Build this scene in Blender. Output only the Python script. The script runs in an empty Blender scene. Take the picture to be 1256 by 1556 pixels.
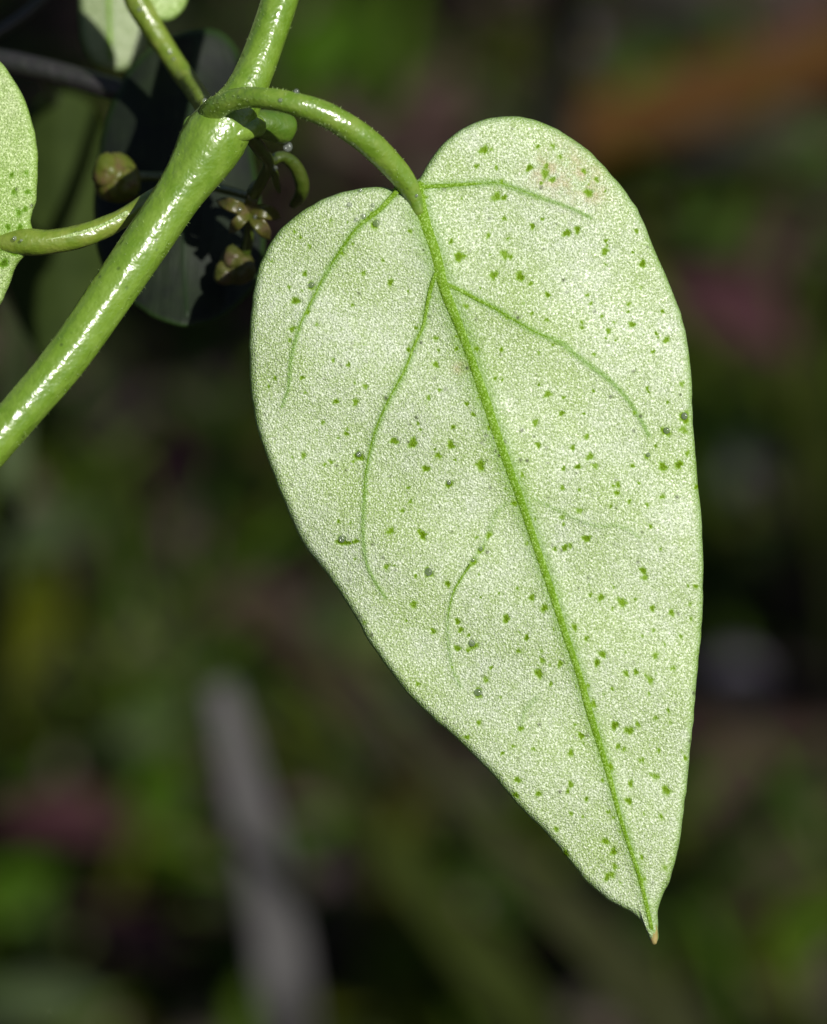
import bpy, math, random
import numpy as np
from mathutils import Vector

random.seed(7)
rng = np.random.default_rng(7)
scene = bpy.context.scene
col = scene.collection

# ------------------------------------------------------------------ camera frame
# Local frame: x right, y up, z towards the camera, in millimetres, origin at the
# middle of the focal plane.  The camera looks 40 degrees down at the undergrowth.
PITCH = math.radians(40.0)
DIST = 150.0                      # camera to focal plane, mm
S = 0.02                          # mm per photo pixel on the focal plane
PW, PH = 1256, 1556
C0 = np.array([0.0, 0.0, 0.150])
RX = np.array([1.0, 0.0, 0.0])
RY = np.array([0.0, math.sin(PITCH), math.cos(PITCH)])
RZ = np.array([0.0, -math.cos(PITCH), math.sin(PITCH)])
ROT = np.stack([RX, RY, RZ], axis=1)

def W(v):
    """local mm (n,3) -> world metres"""
    return C0 + (np.asarray(v, float) @ ROT.T) * 0.001

def L(w):
    return ((np.asarray(w, float) - C0) @ ROT) * 1000.0

def px(x, y, z=0.0):
    """photo pixel + depth -> local mm"""
    x = np.asarray(x, float); y = np.asarray(y, float); z = np.asarray(z, float) + 0 * x
    k = S * (DIST - z) / DIST
    return np.stack([(x - PW / 2) * k, (PH / 2 - y) * k, z], axis=-1)

cam = bpy.data.cameras.new('camera')
cam_o = bpy.data.objects.new('camera', cam)
col.objects.link(cam_o)
cam_o.location = W([0, 0, DIST])
cam_o.rotation_euler = (math.pi / 2 - PITCH, 0, 0)
cam.sensor_fit = 'VERTICAL'
cam.sensor_height = 24.0
cam.lens = 24.0 * DIST / (PH * S)
cam.clip_start = 0.005
cam.clip_end = 500.0
cam.dof.use_dof = True
cam.dof.focus_distance = DIST / 1000.0
cam.dof.aperture_fstop = cam.lens / 3.5
scene.camera = cam_o

# ------------------------------------------------------------------ light
SUN_L = np.array([0.42, 0.28, 0.863])
sun_w = ROT @ SUN_L; sun_w /= np.linalg.norm(sun_w)
sun_el = math.asin(sun_w[2]); sun_az = math.atan2(sun_w[0], sun_w[1])
world = bpy.data.worlds.new('World'); scene.world = world; world.use_nodes = True
nt = world.node_tree; nt.nodes.clear()
sky = nt.nodes.new('ShaderNodeTexSky'); sky.sky_type = 'NISHITA'; sky.sun_disc = False
sky.sun_elevation = sun_el; sky.sun_rotation = sun_az; sky.dust_density = 2.0
bg = nt.nodes.new('ShaderNodeBackground'); bg.inputs['Strength'].default_value = 0.05
wo = nt.nodes.new('ShaderNodeOutputWorld')
nt.links.new(sky.outputs[0], bg.inputs['Color']); nt.links.new(bg.outputs[0], wo.inputs['Surface'])
sun = bpy.data.lights.new('sun', 'SUN'); sun.energy = 5.0; sun.angle = math.radians(0.53)
sun.color = (1.0, 0.965, 0.91)
sun_o = bpy.data.objects.new('sun', sun); col.objects.link(sun_o)
sun_o.rotation_euler = Vector(sun_w).to_track_quat('Z', 'Y').to_euler()
sun_o.location = (0, 0, 3)
scene.view_settings.view_transform = 'Standard'
scene.view_settings.look = 'None'
scene.view_settings.exposure = 0.0
scene.view_settings.gamma = 1.0
scene.view_settings.use_curve_mapping = False

# ------------------------------------------------------------------ object helpers
def tag(o, label=None, cat=None, group=None, kind=None):
    if label: o['label'] = label
    if cat: o['category'] = cat
    if group: o['group'] = group
    if kind: o['kind'] = kind
    return o

def empty(name, loc_world, label, cat, group=None):
    o = bpy.data.objects.new(name, None); col.objects.link(o)
    o.location = loc_world; o.empty_display_size = 0.003
    return tag(o, label, cat, group)

def root_of(o):
    while o.parent: o = o.parent
    return o

def mesh(name, verts, faces, mat, parent=None, origin=None, attrs=None, smooth=True):
    """verts in local mm.  Child meshes share the frame of their root."""
    w = W(verts)
    if parent is not None:
        org = np.array(root_of(parent).location)
    else:
        org = np.array(origin) if origin is not None else np.array([w[:, 0].mean(), w[:, 1].mean(), w[:, 2].min()])
    m = bpy.data.meshes.new(name)
    m.from_pydata((w - org).tolist(), [], faces if isinstance(faces, list) else faces.tolist())
    if smooth:
        m.polygons.foreach_set('use_smooth', np.ones(len(m.polygons), bool))
    if attrs:
        for k, v in attrs.items():
            v = np.asarray(v, np.float32)
            if v.ndim == 1:
                a = m.attributes.new(k, 'FLOAT', 'POINT'); a.data.foreach_set('value', v)
            else:
                a = m.attributes.new(k, 'FLOAT_COLOR', 'POINT')
                a.data.foreach_set('color', np.concatenate([v, np.ones((len(v), 1), np.float32)], 1).ravel())
    m.materials.append(mat); m.update()
    o = bpy.data.objects.new(name, m); col.objects.link(o)
    if parent is not None: o.parent = parent
    else: o.location = org
    return o

def resample(pts, n, closed=False):
    """Catmull-Rom through pts (any dimension), n samples uniform in arc length"""
    p = np.asarray(pts, float)
    if closed: q = np.concatenate([p[-1:], p, p[:2]])
    else: q = np.concatenate([2 * p[:1] - p[1:2], p, 2 * p[-1:] - p[-2:-1]])
    out = []; t = np.linspace(0, 1, 24, endpoint=False)[:, None]
    for i in range(1, len(q) - 2):
        a, b, c, d = q[i - 1], q[i], q[i + 1], q[i + 2]
        out.append(0.5 * (2 * b + (c - a) * t + (2 * a - 5 * b + 4 * c - d) * t ** 2 + (3 * b - a - 3 * c + d) * t ** 3))
    out = np.concatenate(out)
    out = np.concatenate([out, out[:1] if closed else p[-1:]])
    s = np.concatenate([[0], np.cumsum(np.linalg.norm(np.diff(out[:, :3], axis=0), axis=1))])
    u = np.linspace(0, s[-1], n, endpoint=not closed)
    return np.stack([np.interp(u, s, out[:, k]) for k in range(out.shape[1])], 1)

def vnoise(n, amp, k):
    """smooth 1-D noise"""
    x = np.linspace(0, k, n)
    r = rng.normal(size=int(k) + 3)
    i = np.floor(x).astype(int); f = x - i; f = f * f * (3 - 2 * f)
    return amp * (r[i] * (1 - f) + r[i + 1] * f)

def tube_geo(path, n=60, seg=20, flat=1.0, wob=0.0, cap=True):
    """path rows: x y z radius (mm).  flat squashes along z."""
    p = resample(path, n)
    c, r = p[:, :3], np.maximum(p[:, 3], 1e-3)
    t = np.gradient(c, axis=0); t /= np.linalg.norm(t, axis=1)[:, None]
    up = np.array([0.0, 0.0, 1.0])
    if abs(t[0] @ up) > 0.95: up = np.array([0.0, 1.0, 0.0])
    vs = []; nrm = None
    th = np.linspace(0, 2 * math.pi, seg, endpoint=False)
    wobs = np.stack([vnoise(n, wob, n / 5) for _ in range(seg)], 1) if wob else np.zeros((n, seg))
    if wob: wobs = (wobs + np.roll(wobs, 1, 1) + np.roll(wobs, -1, 1)) / 2
    for i in range(n):
        if nrm is None: nrm = up - t[i] * (up @ t[i])
        else: nrm = nrm - t[i] * (nrm @ t[i])
        nrm = nrm / np.linalg.norm(nrm); b = np.cross(t[i], nrm)
        rr = r[i] * (1 + wobs[i])
        vs.append(c[i] + np.outer(np.cos(th) * rr * flat, nrm) + np.outer(np.sin(th) * rr, b))
    v = np.concatenate(vs)
    f = []
    for i in range(n - 1):
        for j in range(seg):
            k = (j + 1) % seg
            f.append((i * seg + j, i * seg + k, (i + 1) * seg + k, (i + 1) * seg + j))
    if cap:
        v = np.concatenate([v, [c[0] - t[0] * r[0] * 0.5], [c[-1] + t[-1] * r[-1] * 0.5]])
        a, b2 = len(v) - 2, len(v) - 1
        for j in range(seg):
            k = (j + 1) % seg
            f.append((k, j, a)); f.append(((n - 1) * seg + j, (n - 1) * seg + k, b2))
    return v, f

def ppath(rows):
    """rows of (px, py, z, radius_px) -> rows of local mm"""
    r = np.asarray(rows, float)
    k = (DIST - r[:, 2]) / DIST
    return np.concatenate([px(r[:, 0], r[:, 1], r[:, 2]), (r[:, 3] * S * k)[:, None]], 1)

def ribbon_geo(path, widths, nrm, thick, n=24, curl=0.0, cross=7):
    """thin lens-section strip; nrm = rough facing direction (local)"""
    p = resample(path, n); w = np.interp(np.linspace(0, 1, n), np.linspace(0, 1, len(widths)), widths)
    t = np.gradient(p, axis=0); t /= np.linalg.norm(t, axis=1)[:, None]
    nrm = np.asarray(nrm, float)
    u = np.linspace(-1, 1, cross)
    v = []
    for i in range(n):
        s = np.cross(t[i], nrm); s /= np.linalg.norm(s); nn = np.cross(s, t[i])
        prof = thick * 0.5 * (1 - u ** 2) + 0.02
        base = curl * w[i] * u ** 2
        top = p[i] + np.outer(u * w[i] / 2, s) + np.outer(base + prof, nn)
        bot = p[i] + np.outer(u[::-1][1:-1] * w[i] / 2, s) + np.outer(base[1:-1] - prof[1:-1], nn)
        v.append(np.concatenate([top, bot]))
    m = 2 * cross - 2
    f = [(i * m + j, i * m + (j + 1) % m, (i + 1) * m + (j + 1) % m, (i + 1) * m + j) for i in range(n - 1) for j in range(m)]
    f.append(tuple(range(m))[::-1]); f.append(tuple((n - 1) * m + j for j in range(m)))
    return np.concatenate(v), f

def blob_geo(c, rx, ry, rz, nu=16, nv=10, amp=0.0, half=False):
    v = []; f = []
    ph = np.linspace(0, math.pi * (0.55 if half else 1.0), nv)
    for i, a in enumerate(ph):
        for j in range(nu):
            b = 2 * math.pi * j / nu
            k = 1 + amp * math.sin(3 * b + 2 * a) * math.sin(a) + amp * 0.6 * math.sin(5 * a + b)
            v.append([c[0] + rx * k * math.sin(a) * math.cos(b), c[1] + ry * k * math.sin(a) * math.sin(b), c[2] + rz * k * math.cos(a)])
    for i in range(nv - 1):
        for j in range(nu):
            k = (j + 1) % nu
            f.append((i * nu + j, (i + 1) * nu + j, (i + 1) * nu + k, i * nu + k))
    return np.array(v), f

# ------------------------------------------------------------------ materials
class NT:
    def __init__(self, name):
        self.m = bpy.data.materials.new(name); self.m.use_nodes = True
        self.t = self.m.node_tree; self.p = self.t.nodes['Principled BSDF']
        self.co = self.n('ShaderNodeTexCoord').outputs['Object']
    def n(self, typ, **kw):
        x = self.t.nodes.new(typ)
        for k, v in kw.items(): setattr(x, k, v)
        return x
    def link(self, a, b): self.t.links.new(a, b)
    def noise(self, size_mm, detail=3, rough=0.55, co=None):
        x = self.n('ShaderNodeTexNoise'); x.inputs['Scale'].default_value = 1000.0 / size_mm
        x.inputs['Detail'].default_value = detail; x.inputs['Roughness'].default_value = rough
        self.link(co or self.co, x.inputs['Vector']); return x
    def voro(self, size_mm, feature='F1'):
        x = self.n('ShaderNodeTexVoronoi'); x.feature = feature
        x.inputs['Scale'].default_value = 1000.0 / size_mm
        self.link(self.co, x.inputs['Vector']); return x
    def ramp(self, src, stops):
        x = self.n('ShaderNodeValToRGB'); cr = x.color_ramp
        while len(cr.elements) < len(stops): cr.elements.new(0.5)
        for e, (pos, c) in zip(cr.elements, stops):
            e.position = pos; e.color = (*c, 1) if len(c) == 3 else c
        self.link(src, x.inputs['Fac']); return x.outputs['Color']
    def fac(self, src, a, b, lo=0.0, hi=1.0):
        x = self.n('ShaderNodeMapRange'); x.clamp = True
        for k, v in zip(('From Min', 'From Max', 'To Min', 'To Max'), (a, b, lo, hi)): x.inputs[k].default_value = v
        self.link(src, x.inputs['Value']); return x.outputs['Result']
    def mix(self, f, a, b, mode='MIX'):
        x = self.n('ShaderNodeMix', data_type='RGBA', blend_type=mode)
        for s, v in ((x.inputs['Factor'], f), (x.inputs['A'], a), (x.inputs['B'], b)):
            if isinstance(v, (int, float)): s.default_value = v
            elif isinstance(v, tuple): s.default_value = (*v, 1)
            else: self.link(v, s)
        return x.outputs['Result']
    def math(self, op, a, b):
        x = self.n('ShaderNodeMath', operation=op)
        for s, v in zip(x.inputs, (a, b)):
            if isinstance(v, (int, float)): s.default_value = v
            else: self.link(v, s)
        return x.outputs[0]
    def attr(self, name, out='Fac'):
        x = self.n('ShaderNodeAttribute'); x.attribute_name = name; return x.outputs[out]
    def bump(self, h, dist_mm, strength=1.0, prev=None):
        x = self.n('ShaderNodeBump'); x.inputs['Strength'].default_value = strength
        x.inputs['Distance'].default_value = dist_mm / 1000.0; self.link(h, x.inputs['Height'])
        if prev is not None: self.link(prev, x.inputs['Normal'])
        return x.outputs['Normal']
    def done(self, color, rough, normal=None, spec=0.5, **kw):
        for s, v in (('Base Color', color), ('Roughness', rough)):
            if isinstance(v, tuple): self.p.inputs[s].default_value = (*v, 1)
            elif isinstance(v, (int, float)): self.p.inputs[s].default_value = v
            else: self.link(v, self.p.inputs[s])
        self.p.inputs['Specular IOR Level'].default_value = spec
        if normal is not None: self.link(normal, self.p.inputs['Normal'])
        for k, v in kw.items(): self.p.inputs[k].default_value = v
        return self.m

def leaf_material(name, pale, mid, deep, spot, rim, sparkle=1.0, rough=0.56, spec=0.40):
    t = NT(name)
    big = t.noise(2.6, 3).outputs['Fac']
    med = t.noise(0.5, 3).outputs['Fac']
    cell = t.voro(0.062)
    hf = t.noise(0.058, 2, 0.6).outputs['Fac']; hf2 = t.noise(0.16, 2, 0.6).outputs['Fac']
    cellv = t.n('ShaderNodeSeparateColor'); t.link(cell.outputs['Color'], cellv.inputs[0])
    base = t.mix(t.fac(big, 0.35, 0.66), mid, pale)
    base = t.mix(t.fac(med, 0.42, 0.66, 0, 0.55), base, mid)
    base = t.mix(t.fac(hf, 0.50, 0.36, 0, 0.55), base, deep)
    base = t.mix(t.fac(hf2, 0.47, 0.33, 0, 0.45), base, mid)
    base = t.mix(t.fac(hf, 0.52, 0.64, 0, 0.85), base, tuple(min(1, c * 1.3 + 0.10) for c in pale))
    # tan blemish
    bl = t.math('MULTIPLY', t.attr('blotch'), t.fac(t.noise(0.35, 2).outputs['Fac'], 0.35, 0.7))
    base = t.mix(t.math('MULTIPLY', bl, 0.95), base, (0.40, 0.34, 0.19))
    base = t.mix(t.math('MULTIPLY', t.attr('rim'), 0.72), base, rim)
    base = t.mix(t.math('MULTIPLY', t.attr('vein'), 0.9), base, rim)
    fine = t.noise(0.10, 2).outputs['Fac']
    sp = t.math('MULTIPLY', t.attr('spot'), t.fac(fine, 0.28, 0.55, 0.8, 1.0))
    base = t.mix(t.fac(sp, 0.03, 0.6, 0, 0.92), base, tuple(c * 2.4 for c in spot))
    base = t.mix(t.fac(sp, 0.45, 1.0, 0, 0.9), base, spot)
    sp2 = t.attr('speck')
    base = t.mix(sp2, base, (0.035, 0.045, 0.012))
    d = t.fac(cell.outputs['Distance'], 0.0, 0.62, 1.0, 0.0)
    nrm = t.bump(t.noise(0.9, 2).outputs['Fac'], 0.10, 0.5)
    nrm = t.bump(d, 0.045, 0.6 * sparkle, nrm)
    nrm = t.bump(t.noise(0.05, 1).outputs['Fac'], 0.02, 0.42 * sparkle, nrm)
    rg = t.fac(cellv.outputs[2], 0.1, 0.9, rough - 0.24, rough + 0.14)
    m = t.done(base, rg, nrm, spec)
    t.link(t.fac(t.attr('spot'), 0, 0.8, spec, 0.04), t.p.inputs['Specular IOR Level'])
    return m

def stem_material(name, a, b, c, rough=0.17, speck=True, bumpk=1.0, sss=0.0):
    t = NT(name)
    base = t.mix(t.fac(t.noise(1.4, 3).outputs['Fac'], 0.35, 0.65), a, b)
    base = t.mix(t.fac(t.noise(0.45, 4).outputs['Fac'], 0.42, 0.68, 0, 0.8), base, c)
    cell = t.voro(0.11)
    if speck:
        v = t.n('ShaderNodeSeparateColor'); t.link(t.voro(0.28).outputs['Color'], v.inputs[0])
        dots = t.math('MULTIPLY', t.fac(v.outputs[0], 0.93, 0.97), t.fac(t.voro(0.28).outputs['Distance'], 0.15, 0.3, 0.7, 0.0))
        base = t.mix(dots, base, (0.05, 0.09, 0.01))
    nrm = t.bump(t.noise(0.36, 2).outputs['Fac'], 0.075 * bumpk, 0.7)
    nrm = t.bump(cell.outputs['Distance'], 0.014 * bumpk, 0.5, nrm)
    m = t.done(base, rough, nrm, 0.9)
    if sss:
        t.p.inputs['Subsurface Weight'].default_value = sss
        t.p.inputs['Subsurface Radius'].default_value = (0.6, 1.0, 0.2)
        t.p.inputs['Subsurface Scale'].default_value = 0.0004
    return m

def mottled(name, cols, size, rough=0.6, bump_mm=0.1, spec=0.4):
    t = NT(name)
    c = t.ramp(t.noise(size, 4).outputs['Fac'], [(0.30 + 0.4 * i / max(1, len(cols) - 1), k) for i, k in enumerate(cols)])
    return t.done(c, rough, t.bump(t.noise(size * 0.35, 4).outputs['Fac'], bump_mm, 0.6), spec)

M = {}
M['leaf'] = leaf_material('pale_leaf_underside', (0.45, 0.515, 0.37), (0.315, 0.42, 0.165), (0.15, 0.255, 0.022), (0.065, 0.125, 0.0002), (0.12, 0.26, 0.012))
M['leaf_side'] = leaf_material('yellow_green_leaf_underside', (0.38, 0.47, 0.22), (0.25, 0.38, 0.09), (0.12, 0.22, 0.025), (0.05, 0.11, 0.004), (0.15, 0.28, 0.02))
M['leaf_cream'] = leaf_material('cream_green_leaf', (0.25, 0.30, 0.16), (0.20, 0.26, 0.12), (0.13, 0.2, 0.05), (0.1, 0.2, 0.03), (0.08, 0.18, 0.02), 0.5)
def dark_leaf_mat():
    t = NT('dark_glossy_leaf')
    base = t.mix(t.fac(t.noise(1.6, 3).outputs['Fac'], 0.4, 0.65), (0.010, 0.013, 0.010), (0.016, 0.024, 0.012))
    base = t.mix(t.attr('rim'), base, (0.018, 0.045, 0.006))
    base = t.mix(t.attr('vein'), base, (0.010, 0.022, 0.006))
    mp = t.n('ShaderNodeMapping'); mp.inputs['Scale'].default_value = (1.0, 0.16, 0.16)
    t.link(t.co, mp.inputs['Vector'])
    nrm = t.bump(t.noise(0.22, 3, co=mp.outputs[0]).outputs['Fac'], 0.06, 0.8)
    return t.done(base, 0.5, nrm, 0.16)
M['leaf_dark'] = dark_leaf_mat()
M['leaf_dim'] = mottled('dim_green_leaf', [(0.016, 0.028, 0.003), (0.026, 0.042, 0.006)], 2.0, 0.8, 0.05, 0.15)
M['stem'] = stem_material('glossy_green_stem', (0.105, 0.20, 0.012), (0.14, 0.24, 0.02), (0.17, 0.275, 0.035), 0.29)
M['petiole'] = stem_material('green_petiole', (0.10, 0.19, 0.012), (0.135, 0.23, 0.02), (0.18, 0.26, 0.04), 0.25)
M['petiole_y'] = stem_material('yellow_green_petiole', (0.12, 0.19, 0.014), (0.15, 0.22, 0.02), (0.20, 0.25, 0.04), 0.30)
M['vein_dark'] = NT('dark_vein').done((0.010, 0.022, 0.006), 0.5, None, 0.3)
M['vein'] = leaf_material('green_vein', (0.165, 0.29, 0.022), (0.11, 0.225, 0.006), (0.08, 0.175, 0.002), (0.07, 0.14, 0.001), (0.1, 0.2, 0.01), 0.7, 0.7, 0.10)
M['shoot'] = stem_material('dark_green_shoot', (0.05, 0.11, 0.006), (0.065, 0.135, 0.008), (0.09, 0.15, 0.015), 0.35)
M['tip'] = mottled('dry_leaf_tip', [(0.25, 0.22, 0.06), (0.38, 0.30, 0.12)], 0.3, 0.5, 0.03)
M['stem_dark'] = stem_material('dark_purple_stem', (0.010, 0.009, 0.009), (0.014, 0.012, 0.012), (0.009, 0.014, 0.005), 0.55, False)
M['bud'] = mottled('green_pink_bud', [(0.06, 0.085, 0.006), (0.085, 0.10, 0.012), (0.10, 0.06, 0.03)], 0.6, 0.4, 0.05)
M['bud_brown'] = mottled('brown_bud', [(0.04, 0.05, 0.006), (0.062, 0.066, 0.012), (0.095, 0.065, 0.04)], 0.45, 0.4, 0.08)
M['petal'] = mottled('brown_green_petal', [(0.05, 0.075, 0.006), (0.07, 0.065, 0.012), (0.11, 0.08, 0.05)], 0.5, 0.35, 0.05)
M['pedicel'] = stem_material('green_pedicel', (0.032, 0.058, 0.004), (0.045, 0.07, 0.005), (0.06, 0.08, 0.01), 0.3)
M['hair'] = NT('pale_hair').done((0.30, 0.42, 0.14), 0.4)
t_ = NT('water'); M['water'] = t_.done((0.22, 0.25, 0.22), 0.10, None, 1.0, **{'Alpha': 0.3})

# ------------------------------------------------------------------ ground
def soil_mat():
    t = NT('shade_darkened_soil')  # soil colour kept dark to stand in for shade
    c = t.ramp(t.noise(14, 6).outputs['Fac'], [(0.3, (0.014, 0.010, 0.008)), (0.5, (0.032, 0.020, 0.018)), (0.62, (0.022, 0.032, 0.006)), (0.8, (0.05, 0.033, 0.034))])
    return t.done(c, 0.85, t.bump(t.noise(4, 6).outputs['Fac'], 2.0, 0.8), 0.12)
gx = np.sinh(np.linspace(-9, 9, 161)) / math.sinh(9) * 150
def ground_h(x, y):
    h = 0.004 * (np.sin(x * 61 + 1.3) * np.cos(y * 47 + .4) + 0.6 * np.sin(x * 131 + y * 97) + 0.4 * np.cos(x * 220 - y * 171))
    return h * np.exp(-(np.hypot(x, y - 0.2) / 3.0) ** 2) - 0.004
GX, GY = np.meshgrid(gx, gx + 0.19)
gv = np.stack([GX, GY, ground_h(GX, GY)], -1).reshape(-1, 3)
n_ = len(gx)
gf = [(i * n_ + j, i * n_ + j + 1, (i + 1) * n_ + j + 1, (i + 1) * n_ + j) for i in range(n_ - 1) for j in range(n_ - 1)]
g = mesh('ground', L(gv), gf, soil_mat(), origin=(0, 0, 0)); tag(g, kind='structure')
tag(g, 'soil under the vine, coloured dark in place of shade', 'ground')

def on_ground(x, y, lift=0.0):
    """pixel ray hits the ground (world z = lift metres) -> local mm"""
    d = px(x, y, 0.0) - np.array([0, 0, DIST]); o = np.array([0, 0, DIST])
    wo_, wd = W(o), ROT @ d * 0.001
    k = (lift - wo_[2]) / wd[2]
    return o + d * k

# ------------------------------------------------------------------ leaves
def seg_dist(q, poly):
    d = np.full(len(q), 1e9); tt = np.zeros(len(q)); n = len(poly)
    for i in range(n - 1):
        a, b = poly[i], poly[i + 1]; ab = b - a
        u = np.clip(((q - a) @ ab) / (ab @ ab), 0, 1)
        e = np.linalg.norm(q - (a + u[:, None] * ab), axis=1)
        k = e < d; d[k] = e[k]; tt[k] = (i + u[k]) / (n - 1)
    return d, tt

class Leaf:
    """blade built from an outline (photo pixels) at its own depth"""
    def __init__(self, outline, centre, zfun, rim_px=13, thick=0.46, n_out=1000, spacing=2.8, veins=(), spots=(), blotch=None, specks=0):
        self.zfun = zfun; self.veins = veins
        o = resample(outline, n_out, closed=True)
        o += np.stack([vnoise(n_out, 0.45, n_out / 6), vnoise(n_out, 0.45, n_out / 6)], 1)
        self.o = o; c = np.array(centre, float)
        far = np.linalg.norm(o - c, axis=1)
        rm = np.median(far); n1 = max(8, int(rm / spacing))
        fr = np.linspace(0, 1, n1 + 1)[1:]
        fr = np.concatenate([fr[fr < 0.975], np.linspace(0.975, 1.0, 9)])
        tang = np.roll(o, -3, 0) - np.roll(o, 3, 0); tang /= np.linalg.norm(tang, axis=1)[:, None]
        ray = (o - c) / far[:, None]
        cosn = np.abs(ray[:, 0] * tang[:, 1] - ray[:, 1] * tang[:, 0])
        q = np.concatenate([[c]] + [c + (o - c) * f for f in fr])
        de = np.concatenate([[1e3]] + [(1 - f) * far * np.maximum(cosn, 0.35) for f in fr])
        z = zfun(q)
        T = thick / 2
        k = np.clip(1 - de / rim_px, 0, 1)
        drop = T * (1 - np.sqrt(np.maximum(0, 1 - k ** 2)))
        vein = np.zeros(len(q)); bulge = np.zeros(len(q))
        for poly, w0, w1, st in veins:
            pp = resample(poly, 40); m = self._near(q, pp, 40)
            d, tt = seg_dist(q[m], pp); w = w0 + (w1 - w0) * tt
            vein[m] = np.maximum(vein[m], st * np.exp(-(d / (1.0 * w)) ** 2))
            bulge[m] = np.maximum(bulge[m], 0.004 * w * np.exp(-(d / (1.5 * w)) ** 2))
        spot = np.zeros(len(q)); pit = np.zeros(len(q))
        for s in spots:
            r = s[2] * (1.0 if s[2] > 3.6 else 1.15); m = np.abs(q - np.array(s[:2])).max(1) < r * 2.2
            dv = q[m] - np.array(s[:2]); a = np.arctan2(dv[:, 1], dv[:, 0]); ph = rng.uniform(0, 6.28, 3)
            rr = r * (1 + 0.18 * np.sin(2 * a + ph[0]) + 0.15 * np.sin(3 * a + ph[1]) + 0.12 * np.sin(5 * a + ph[2]))
            dd = np.linalg.norm(dv, axis=1) / rr
            val = np.clip(1.7 - dd * 1.45, 0, 1) * rng.uniform(0.6, 1.0)
            spot[m] = np.maximum(spot[m], val); pit[m] = np.maximum(pit[m], val * 0.0035 * r)
        speck = np.zeros(len(q))
        for _ in range(specks):
            s = q[rng.integers(len(q))] ; r = rng.uniform(1.6, 3.2)
            m = np.abs(q - s).max(1) < r * 2
            speck[m] = np.maximum(speck[m], np.clip(1.4 - np.linalg.norm(q[m] - s, axis=1) / r, 0, 1) * rng.uniform(0.4, 1))
        bl = np.zeros(len(q))
        if blotch:
            for bx, by, br in blotch: bl = np.maximum(bl, np.exp(-(((q[:, 0] - bx) ** 2 + (q[:, 1] - by) ** 2) / br ** 2)))
        rim = np.clip(1 - de / (rim_px * 0.9), 0, 1) ** 1.2
        front = px(q[:, 0], q[:, 1], z + bulge - drop - pit)
        bf = [0.985, 0.95, 0.8, 0.6, 0.4, 0.2]
        bq = np.concatenate([c + (o - c) * f for f in bf] + [[c]])
        bk = np.concatenate([np.clip(1 - (1 - f) * far * np.maximum(cosn, .35) / rim_px, 0, 1) for f in bf] + [[0]])
        bz = zfun(bq) - 2 * T + T * (1 - np.sqrt(np.maximum(0, 1 - bk ** 2)))
        back = px(bq[:, 0], bq[:, 1], bz)
        self.v = np.concatenate([front, back]); nf = len(q); N = n_out
        j = np.arange(N); k2 = (j + 1) % N; f = [np.stack([0 * j, 1 + k2, 1 + j], 1).tolist()]
        idx = [1 + i * N for i in range(len(fr))] + [nf + i * N for i in range(len(bf))]
        for a, b in zip(idx[:-1], idx[1:]): f.append(np.stack([a + j, a + k2, b + k2, b + j], 1).tolist())
        f.append(np.stack([idx[-1] + j, idx[-1] + k2, 0 * j + len(self.v) - 1], 1).tolist())
        self.f = [tuple(x) for g_ in f for x in g_]
        pad = lambda x: np.concatenate([x, np.zeros(len(back))])
        self.attrs = dict(vein=pad(vein), spot=pad(spot), rim=np.concatenate([rim, np.full(len(back), 0.6)]), blotch=pad(bl), speck=pad(speck))
    @staticmethod
    def _near(q, pp, d):
        lo, hi = pp.min(0) - d, pp.max(0) + d
        return ((q > lo) & (q < hi)).all(1)
    def build(self, mat, parent, vein_mat, vein_names=None):
        o = mesh('leaf', self.v, self.f, mat, parent, attrs=self.attrs)
        for i, (poly, w0, w1, st) in enumerate(self.veins):
            if st in (0.45, 0.46, 0.47): continue
            n = 70 if len(poly) > 6 else 40
            pp = resample(poly, n); w = np.linspace(w0 * 0.9, w1 * (1 if i == 0 else 0.5), n) / 2 * (1 + vnoise(n, 0.05, 14))
            z = self.zfun(pp) + 0.004 * w * 2 - w * S * (0.20 if i == 0 else 0.17)
            if i: z = z - 0.03 * np.clip(np.linspace(-2.2, 1, n), 0, 1)
            if i: z = z + 0.09 * np.exp(-np.linspace(0, 1, n) * 14)
            rows = np.concatenate([px(pp[:, 0], pp[:, 1], z), (w * S)[:, None]], 1)
            v, f = tube_geo(rows, n, 12, flat=0.40 if i == 0 else 0.30, wob=0.03)
            mesh('midrib' if i == 0 else 'vein', v, f, vein_mat, o)
        return o

MAIN_OUT = [(612, 286), (628, 276), (639, 268), (649, 251), (662, 232), (676, 216), (698, 198), (720, 186), (745, 179), (770, 176), (797, 178), (821, 185),
 (856, 202), (884, 221), (908, 243), (943, 281), (962, 309), (978, 338), (995, 382), (1012, 419), (1026, 455), (1036, 482), (1043, 510), (1048, 545), (1050, 580),
 (1052, 620), (1054, 663), (1058, 710), (1063, 755), (1066, 800), (1068, 845), (1068, 890), (1067, 931), (1065, 970), (1061, 1010), (1056, 1055), (1053, 1096),
 (1049, 1135), (1044, 1190), (1039, 1231), (1031, 1286), (1018, 1337), (1008, 1358), (1002, 1374), (999, 1394), (1000, 1411), (1000, 1426), (994, 1434), (986, 1427),
 (981, 1412), (972, 1398), (958, 1386), (940, 1378), (923, 1368), (891, 1340), (859, 1301), (827, 1264), (795, 1232), (764, 1196), (732, 1161), (700, 1129),
 (660, 1093), (623, 1058), (589, 1015), (558, 971), (534, 928), (493, 868), (462, 828), (438, 779), (411, 711), (391, 652), (383, 612), (379, 570), (378, 525),
 (381, 475), (388, 425), (398, 392), (412, 366), (432, 342), (455, 323), (481, 307), (512, 294), (548, 286), (580, 284), (598, 288)]
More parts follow.
